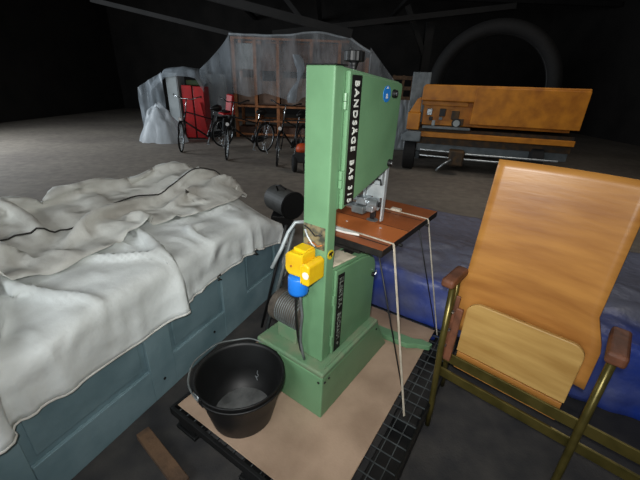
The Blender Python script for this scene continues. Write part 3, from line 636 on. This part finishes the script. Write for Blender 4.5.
# ------------------------------------------------------------------ bicycles
def bicycle(F, R, label, steer=.5, hz=1.15, seat=False, light=True, wr=.345, grp='bicycles parked in front of the rack', bars='chrome'):
    F, R = Vector(F), Vector(R); d = (F - R); wb = d.length; rz = math.atan2(d.y, d.x)
    t = thing('bicycle', label, 'bicycle', (R.x, R.y, 0), rz, grp); t.rotation_euler.x = math.radians(-5.5)
    def wheel(x, st, nm):
        nrm = Vector((-math.sin(st), math.cos(st), 0)); c = Vector((x, 0, wr))
        w_ = MB().ring(c, nrm, wr - .018, .019, 40, 8).build(nm, RUBBER, t, smooth=True)
        MB().ring(c, nrm, wr - .042, .010, 40, 6).build('rim', STEEL, w_, smooth=True)
        u = Vector((math.cos(st), math.sin(st), 0)); mb = MB()
        for k in range(20):
            th = 2 * PI * k / 20; mb.bar(c + (u * math.cos(th) + Vector((0, 0, 1)) * math.sin(th)) * .02, c + (u * math.cos(th + .25) + Vector((0, 0, 1)) * math.sin(th + .25)) * (wr - .045), .003, .003)
        mb.build('spokes', STEEL, w_)
        MB().cyl(c - nrm * .04, c + nrm * .04, .022, 12).build('hub', STEEL, w_)
        # mudguard
        pts = [c + (u * math.cos(th) + Vector((0, 0, 1)) * math.sin(th)) * (wr + .02) for th in [(-.15 + k * .12) * PI for k in range(10)]]
        MB().tube(pts, .014, 6).build('mudguard', BIKEB, t, smooth=True)
        return c, nrm, u
    cf, nf, uf = wheel(wb, steer, 'front_wheel'); cr, nr, ur = wheel(0, 0, 'rear_wheel')
    bb = Vector((.45, 0, .29)); stt = Vector((.28, 0, .80)); hd = Vector((wb - .16, 0, .90)); hb = Vector((wb - .11, 0, .70))
    MB().tube([bb, stt], .017).tube([bb, hb], .020).tube([stt * .8 + bb * .2, hd], .015).tube([hd, hb], .020).tube([stt * .75 + bb * .25, cr + Vector((0, .05, 0))], .009).tube([bb, cr + Vector((0, .05, 0))], .010).build('frame', BIKEB, t, smooth=True)
    MB().tube([hb, hb + Vector((.02, 0, -.02)) + nf * .05, cf + nf * .055], .012).tube([hb, hb + Vector((.02, 0, -.02)) - nf * .05, cf - nf * .055], .012).build('fork', BIKEB, t, smooth=True)
    top_ = Vector((wb - .20, 0, hz - .02)); MB().tube([hd, top_], .013).build('stem', CHROME, t, smooth=True)
    bm_ = CHROME if bars == 'chrome' else BIKEB
    pts = [top_ - uf * .20 + nf * .30 + Vector((0, 0, .04)), top_ - uf * .06 + nf * .27 + Vector((0, 0, .05)), top_ + uf * .05 + nf * .12 + Vector((0, 0, .0)), top_, top_ + uf * .05 - nf * .12, top_ - uf * .06 - nf * .27 + Vector((0, 0, .05)), top_ - uf * .20 - nf * .30 + Vector((0, 0, .04))]
    hbm = MB().tube(pts, .012).build('handlebar', bm_, t, smooth=True)
    for k, j in ((0, 1), (6, 5)): MB().tube([pts[k], pts[k] * .4 + pts[j] * .6], .018).build('grip', BLACK, hbm, smooth=True)
    MB().tube([stt, stt + Vector((-.03, 0, .12))], .012).build('seat_post', CHROME, t)
    MB().tube([(.08, 0, .95), (.16, 0, .96), (.26, 0, .955), (.36, 0, .95)], [.07, .085, .06, .025], 12).build('saddle', BLACK, t, smooth=True)
    rk = MB().bar((-.20, .06, .74), (.22, .06, .76), .012, .012).bar((-.20, -.06, .74), (.22, -.06, .76), .012, .012).bar((-.1, 0, .75), (.1, 0, .755), .10, .012).bar((-.05, .07, .74), (0, .05, wr), .010, .010).bar((-.05, -.07, .74), (0, -.05, wr), .010, .010).build('rear_rack', BIKEB, t)
    MB().box(.0, .42, -.075, -.035, .24, .40).build('chain_case', BIKEB, t, bevel=.03)
    MB().bar((.45, .05, .29), (.53, .09, .16), .02, .02).bar((.45, -.05, .29), (.36, -.09, .42), .02, .02).bar((.49, .07, .15), (.57, .16, .15), .07, .02).build('cranks', STEEL, t)
    MB().tube([(.18, .05, .27), (.13, .20, .01)], .009).build('kickstand', STEEL, t)
    if light:
        lc = Vector((wb - .02, 0, .76)); MB().cyl(lc, lc + uf * .06, .03, 16, .038).build('headlamp', BIKEB, t)
        MB().cyl(lc + uf * .061, lc + uf * .066, .036, 16).build('headlamp_glass', REFL, t)
    if seat:
        cs = MB().prism([(-.30, .80), (.06, .80), (.06, .84), (-.16, .86), (-.20, 1.26), (-.27, 1.28), (-.30, 1.0)], 'y', -.11, .11).build('child_seat', REDP, t, bevel=.03, seg=3)
        MB().box(-.14, .04, -.12, .12, .862, .90).build('seat_pad', BLACK, cs, bevel=.01)
        for s_ in (-1, 1): MB().box(-.25, .1, s_ * .11, s_ * .17, .42, .74).build('pannier', BLACK, t, bevel=.02)
    return t
bicycle((-3.34, 8.2, 0), (-2.62, 9.15, 0), 'bicycle with chrome swept handlebar and red child seat, leftmost of the bicycles', .85, 1.2, seat=True)
bicycle((-2.09, 7.5, 0), (-1.45, 8.62, 0), 'black bicycle with white headlamp, second from the left before the rack', .68, 1.2, bars='black')
bicycle((-.95, 7.09, 0), (-.55, 8.2, 0), 'black bicycle nearest the green saw column with dark handlebar', .42, 1.2, bars='black')

# small wheeled machine
t = thing('garden_tiller', 'small black wheeled motor tool with orange cap beside the saw column', 'motor tool', (-.42, 6.62, 0))
for x in (-.13, .10): 
    w_ = MB().ring((x, 0, .17), (1, .15, 0), .12, .05, 28, 10).build('wheel', RUBBER, t, smooth=True)
    MB().cyl((x - .03, 0, .17), (x + .03, 0, .17), .08, 18).build('hub', BLACKM, w_)
MB().box(-.12, .13, -.10, .12, .20, .40).build('engine', BLACKM, t, bevel=.02)
MB().tube([(.02, 0, .40), (.02, 0, .46), (.02, 0, .52), (.02, 0, .55)], [.12, .125, .10, .04], 20).build('motor_cap', ORANGE, t, smooth=True)
MB().tube([(-.08, .1, .35), (-.12, .2, .7), (-.10, .35, .92), (.15, .35, .92), (.17, .2, .7), (.12, .1, .35)], .014).build('handle', BLACKM, t, smooth=True)

# ------------------------------------------------------------------ timber rack with boxes and plastic sheet
t = thing('timber_rack', 'tall timber rack behind the bicycles covered with clear plastic sheet', 'rack', (0, 11, 0))
PX = [-2.66, -2.05, -1.40, -.45, .35, 1.15]
for x in PX:
    for y in (0, .9): MB().box(x - .045, x + .045, y - .045, y + .045, 0, 2.70 if x < 1 else 2.3).build('post', TIMBER, t)
for z in (.06, .45, .86, 2.62):
    for y in (-.06, .96): MB().box(-2.70, 1.2 if z < 2 else .6, y - .015, y + .015, z + .02, z + .075).build('rail', TIMBER, t)
for z in (.87, 1.78):
    MB().box(-2.70, 1.18, -.04, .94, z + .095, z + .115).build('shelf', BROWNP, t)
bx = [(-2.60, .50, .985, .70, 'left'), (-1.99, .53, .985, .62, 'second'), (-1.33, .8, .985, .72, 'third'), (-.38, .66, .985, .70, 'fourth'), (.42, .62, .985, .6, 'fifth')]
nm = ['leftmost', 'second from the left', 'middle', 'second from the right', 'rightmost']
for i, (x, w_, z, h_, _) in enumerate(bx):
    o = MB().box(x, x + w_, 11.06, 11.7, z, z + h_).build('cardboard_box', CARD, None, bevel=.01)
    tag(o, 'brown box on the middle shelf behind plastic, ' + nm[i] + ' on its shelf', 'box', 'boxes on the middle shelf')
for i, (x, w_, h_) in enumerate(((-2.60, .50, .82), (-1.99, .53, .80), (-1.32, .82, .84), (-.38, .68, .86), (.42, .6, .7))):
    o = MB().box(x, x + w_, 11.06, 11.7, 1.895, 1.895 + h_ * .80).build('furniture_panel', BROWNP if i else WPANEL, None, bevel=.01)
    tag(o, 'flat-sided furniture carcass on the top shelf behind plastic, ' + nm[i] + ' on its shelf', 'furniture', 'furniture on the top shelf')
for i, (x, w_, h_) in enumerate(((-2.65, .5, .3), (-1.95, .45, .33), (-1.3, .7, .3), (-.3, .5, .3))):
    o = MB().box(x, x + w_, 11.15, 11.7, 0, h_ ).build('wooden_crate', BROWNP, None, bevel=.01)
    tag(o, 'dark low crate at the foot of the rack, ' + ['leftmost', 'second from the left', 'third from the left', 'rightmost'][i], 'crate', 'crates under the rack')
# plastic sheet: top, front curtain, left slope and curtain
ps = thing('plastic_sheet', 'large clear plastic sheet hung over the tall timber rack', 'plastic sheet', (0, 11, 0))
def front(u, v):
    x = -2.72 + u * 3.96; top_ = 2.77 + .12 * math.exp(-((x + .3) / .7) ** 2) - .04 * abs(nz(x * 1.5, 1)) - max(0, (x - .6)) * .5
    bot = 1.22 + .10 * nz(x * 2, 3) - .25 * math.exp(-((x + .9) / .2) ** 2)
    z = top_ + (bot - top_) * v
    y = -.10 - .04 * v + (.03 + .05 * v) * nz(x * 2.3, z * .6, 2) + .008 * nz(x * 9, z, 4)
    return (x, y, z)
MB().grid(front, 120, 40).build('front_curtain', FILM, ps, smooth=True)
def topf(u, v):
    x = -2.72 + u * 3.96; z0 = 2.77 + .12 * math.exp(-((x + .3) / .7) ** 2) - .04 * abs(nz(x * 1.5, 1)) - max(0, (x - .6)) * .5
    return (x, -.10 + v * 1.1, z0 + .01 * math.sin(v * PI) - v * .05)
MB().grid(topf, 60, 8).build('top_cover', FILM2, ps, smooth=True)
MB().tube([front(k / 60, 0.015) for k in range(61)], .03, 8).build('top_roll', FILM2, ps, smooth=True)
def left(u, v):
    # from the rack's left edge sloping down over lower goods to the floor
    if u < .5: k = u / .5; x = -2.72 - .92 * k; zt = 2.76 - .93 * k ** .8
    else: k = (u - .5) / .5; x = -3.64 - .04 * k; zt = 1.83
    zb = 1.2 - .6 * min(1, u / .3) ; zb = .55 if u > .2 else 1.15 - u * 3
    z = zt + (zb - zt) * v
    return (x, -.12 + (.9 * (u - .5) / .5 if u > .5 else 0) + .07 * nz(x * 5, z * .8, 3) * (.3 + v), z)
MB().grid(left, 50, 30).build('side_curtain', FILM3, ps, smooth=True)
def right(u, v):
    x = 1.2 + .9 * u; zt = 2.55 - .95 * u; z = zt + (.9 - zt) * v
    return (x, -.1 + .06 * nz(x * 4, z, 6), z)
MB().grid(right, 24, 20).build('right_curtain', FILM, ps, smooth=True)
def bunch(u, v):
    th = u * 2 * PI; z = 2.3 - 1.25 * v; r = .09 + .05 * math.sin(v * 9) + .04 * nz(th, v * 6, 3)
    return (-.86 + r * math.cos(th) + .12 * math.sin(v * 5), -.2 + r * .5 * math.sin(th), z)
MB().grid(bunch, 24, 30).build('gathered_bunch', FILM3, ps, smooth=True)

t = thing('wrapped_stack', 'stack of goods wrapped in bluish plastic left of the timber rack', 'wrapped stack', (-3.28, 11.3, 0))
MB().box(-.36, .34, -.25, .4, 0, 1.72).build('goods', WPANEL, t, bevel=.02)
MB().box(-.38, .36, -.27, .42, .01, 1.74).build('film_wrap', FILM2, t, bevel=.03)

# red cabinet, white panel
t = thing('red_cabinet', 'tall red metal cabinet standing behind the leftmost bicycle', 'cabinet', (-3.62, 10.2, 0))
MB().box(-.34, -.06, 0, .5, .04, 1.42).build('door', REDP, t, bevel=.01)
MB().box(-.03, .26, 0.02, .5, .04, 1.40).build('door', REDP, t, bevel=.01)
MB().box(-.33, .25, .06, .52, 0, 1.36).build('body', BLACKM, t)
MB().bar((.28, -.02, .02), (.10, -.02, 1.0), .12, .03, (0, 1, 0)).build('leaning_flap', REDP, t)
o = MB().box(-3.86, -3.42, 10.3, 10.6, 1.4205, 1.56).build('green_bundle', GREENBOX, None, bevel=.04)
tag(o, 'dark green folded bundle on top of the red cabinet', 'bundle')
t = thing('white_panel_cabinet', 'off-white upright cabinet left of the red cabinet', 'cabinet', (-4.16, 10.15, 0))
MB().box(-.17, .15, 0, .5, .03, 1.72).build('body', WPANEL, t, bevel=.01)
MB().box(-.14, .12, -.012, -.001, .1, 1.66).build('door', WPANEL, t, bevel=.004)
MB().box(-.19, .17, -.01, .52, 1.7205, 1.75).build('top', BLACKM, t)
ps = thing('plastic_cover', 'greyish plastic cover thrown over the red and white cabinets', 'plastic sheet', (0, 10, 0))
def cov(u, v):
    x = -4.75 + u * 1.45; z = 1.77 + .10 * math.sin(PI * min(1, max(0, (x + 4.5) / 1.2))) ; 
    if x < -4.38: z = 1.77 - (-4.38 - x) * .8
    if x > -3.5: z -= (x + 3.5) * 1.4
    y = .1 + v * .7
    if v < .25: z -= (.25 - v) * .9; y = .1 - .02 + v * .3
    return (x, y, z + .03 * nz(x * 4, v * 3, 2))
MB().grid(cov, 50, 16).build('cover_top', FILM3, ps, smooth=True)
def cov2(u, v):
    x = -5.1 + u * .72; zt = 1.3 + u * .4; return (x, .05 + .1 * nz(x * 5, v * 3, 2), zt * (1 - v) + .02)
MB().grid(cov2, 30, 24).build('cover_side', FILM3, ps, smooth=True)
def heap(cx, cy, rx, ry, h_, seed):
    def f(u, v):
        th = u * 2 * PI; r = v; k = 1 + .3 * nz(math.cos(th) * 2, math.sin(th) * 2, seed)
        return (cx + rx * r * math.cos(th) * k, cy + ry * r * math.sin(th) * k, max(.005, h_ * (1 - r ** 2) * (1 + .35 * nz(r * 3, th, seed)) + .07 * abs(nz(math.cos(th) * r * 5, math.sin(th) * r * 5, seed))))
    return MB().grid(f, 48, 16)
tag(heap(-4.35, 9.5, .62, .35, .85, 3).build('plastic_bundle', FILM2, None, smooth=True), 'crumpled clear plastic bundle on the floor before the white cabinet', 'plastic bundle')

# ------------------------------------------------------------------ yellow machine
MA = -math.radians(15)
t = thing('yellow_machine', 'large orange-yellow wheeled machine parked at the right back', 'machine', (1.84 - 1.84 * math.cos(MA), 7.1 - 1.84 * math.sin(MA), 0), MA)
body = MB().prism([(1.84, 1.36), (1.84, 1.60), (1.88, 1.645), (4.6, 1.66), (4.6, 1.36)], 'y', 0, 1.5).build('hood', CRANE, t, bevel=.02, seg=3)
MB().box(2.78, 4.6, -.012, .3, .98, 1.62).build('side_panel', CRANE, t, bevel=.01)
MB().box(1.90, 4.5, .12, 1.45, .92, 1.36).build('engine_bay', CRANE, t, bevel=.01)
MB().box(1.86, 2.70, .06, .115, 1.28, 1.36).build('bay_lip', CRANE, t, bevel=.01)
MB().box(1.62, 1.86, .0, .45, .82, 1.14).build('corner_box', CRANE, t, bevel=.015)
MB().prism([(1.64, 1.14), (1.84, 1.14), (1.84, 1.42), (1.76, 1.38)], 'y', .02, .3).build('corner_gusset', CRANE, t, bevel=.01)
for (x, z, w_, h_, m) in ((2.02, 1.16, .10, .12, STEEL), (2.26, 1.16, .11, .14, BLACKM), (2.06, 1.04, .07, .07, BLACKM), (2.12, .96, .06, .10, WPANEL), (2.24, 1.05, .06, .06, CORR), (2.5, 1.12, .14, .16, CRANED), (2.62, 1.0, .1, .12, CRANED)):
    MB().box(x - w_ / 2, x + w_ / 2, .07, .119, z - h_ / 2, z + h_ / 2).build('engine_fitting', m, t, bevel=.008)
lp_ = MB().cyl((2.54, .05, .98), (2.54, .118, .98), .085, 28).build('lamp_housing', BLACKM, t)
MB().cyl((2.54, .049, .98), (2.54, .035, .98), .06, 28).build('lamp_glass', WPANEL, lp_)
MB().box(1.92, 2.80, -.05, .118, .865, .91).build('step_bar', CORR, t, bevel=.01)
MB().box(1.85, 4.6, 0, .08, .70, .80).build('lower_sill', CRANE, t, bevel=.01)
MB().box(1.70, 4.6, .1, 1.4, .56, .86).build('chassis', CRANED, t)
MB().box(1.62, 4.6, .16, .24, .40, .56).build('axle_plate', CORR, t, bevel=.01)
for z in (.46, .35): MB().tube([(1.95, -.04, z), (2.55, -.04, z - .01)], .016).build('tow_rail', STEEL, t)
for z in (.43, .33): MB().tube([(2.8, -.04, z), (4.4, -.04, z)], .018).build('tow_rail', STEEL, t)
MB().box(2.5, 2.78, -.14, .1, .20, .50).build('tow_coupling', CRANED, t, bevel=.03)
MB().tube([(2.55, -.14, .32), (2.4, -.2, .22), (2.3, -.22, .10)], .02).build('tow_lever', STEEL, t, smooth=True)
for x in (1.62, 3.95):
    w_ = MB().tube([(x, .3, .34), (x + .02, .3, .34), (x + .22, .3, .34), (x + .24, .3, .34)], [.29, .34, .34, .29], 36).build('wheel', RUBBER, t)
    MB().cyl((x - .005, .3, .34), (x + .2, .3, .34), .17, 24).build('wheel_rim', CRANED, w_)
MB().prism([(1.54, .60), (1.54, .72), (1.66, .80), (1.92, .80), (1.92, .60)], 'y', -.06, .5).build('mudguard', CORR, t, bevel=.02)

t = thing('giant_tyre', 'huge black tractor tyre standing behind the yellow machine', 'tyre', (4.30, 9.9, 0), -math.radians(20))
t_ = MB().ring((0, 0, 1.60), (0, 1, 0), 1.42, .18, 64, 16).build('tyre', RUBBER, t, smooth=True)
MB().ring((0, -.05, 1.60), (0, 1, 0), 1.27, .03, 64, 8).build('bead', BLACKM, t, smooth=True)
t = thing('ribbed_metal_locker', 'grey ribbed sheet-metal locker behind the left end of the yellow machine', 'locker', (2.16, 8.6, 0), -math.radians(14))
MB().box(-.20, .20, 0, .3, 0, 1.90).build('body', CORR, t, bevel=.005)
mb = MB()
for k in range(6): mb.box(-.19 + k * .065, -.16 + k * .065, -.012, -.0005, .02, 1.9)
mb.build('ribs', CORR, t)
t = thing('slatted_crate', 'tall slatted timber crate behind the saw door', 'crate', (2.30, 11.3, 0))
for x in (-.28, 0, .28): MB().box(x - .03, x + .03, -.03, .03, 0, 1.90).build('post', PLANK, t)
for k in range(7): MB().box(-.34, .34, -.06, -.031, .1 + k * .28, .2 + k * .28).build('slat', PLANK, t)
t = thing('wrapped_pallet_load', 'white plastic-wrapped load between saw and yellow machine', 'wrapped load', (2.12, 9.6, 0))
MB().box(-.30, .22, 0, .5, .0, 1.20).build('load', WPANEL, t, bevel=.05)
MB().grid(lambda u, v: (-.36 + .62 * u + .03 * nz(u * 6, v * 3), -.06 + .04 * nz(u * 9, v * 4, 3), 1.28 - 1.2 * v), 24, 24).build('film_wrap', FILM2, t, smooth=True)
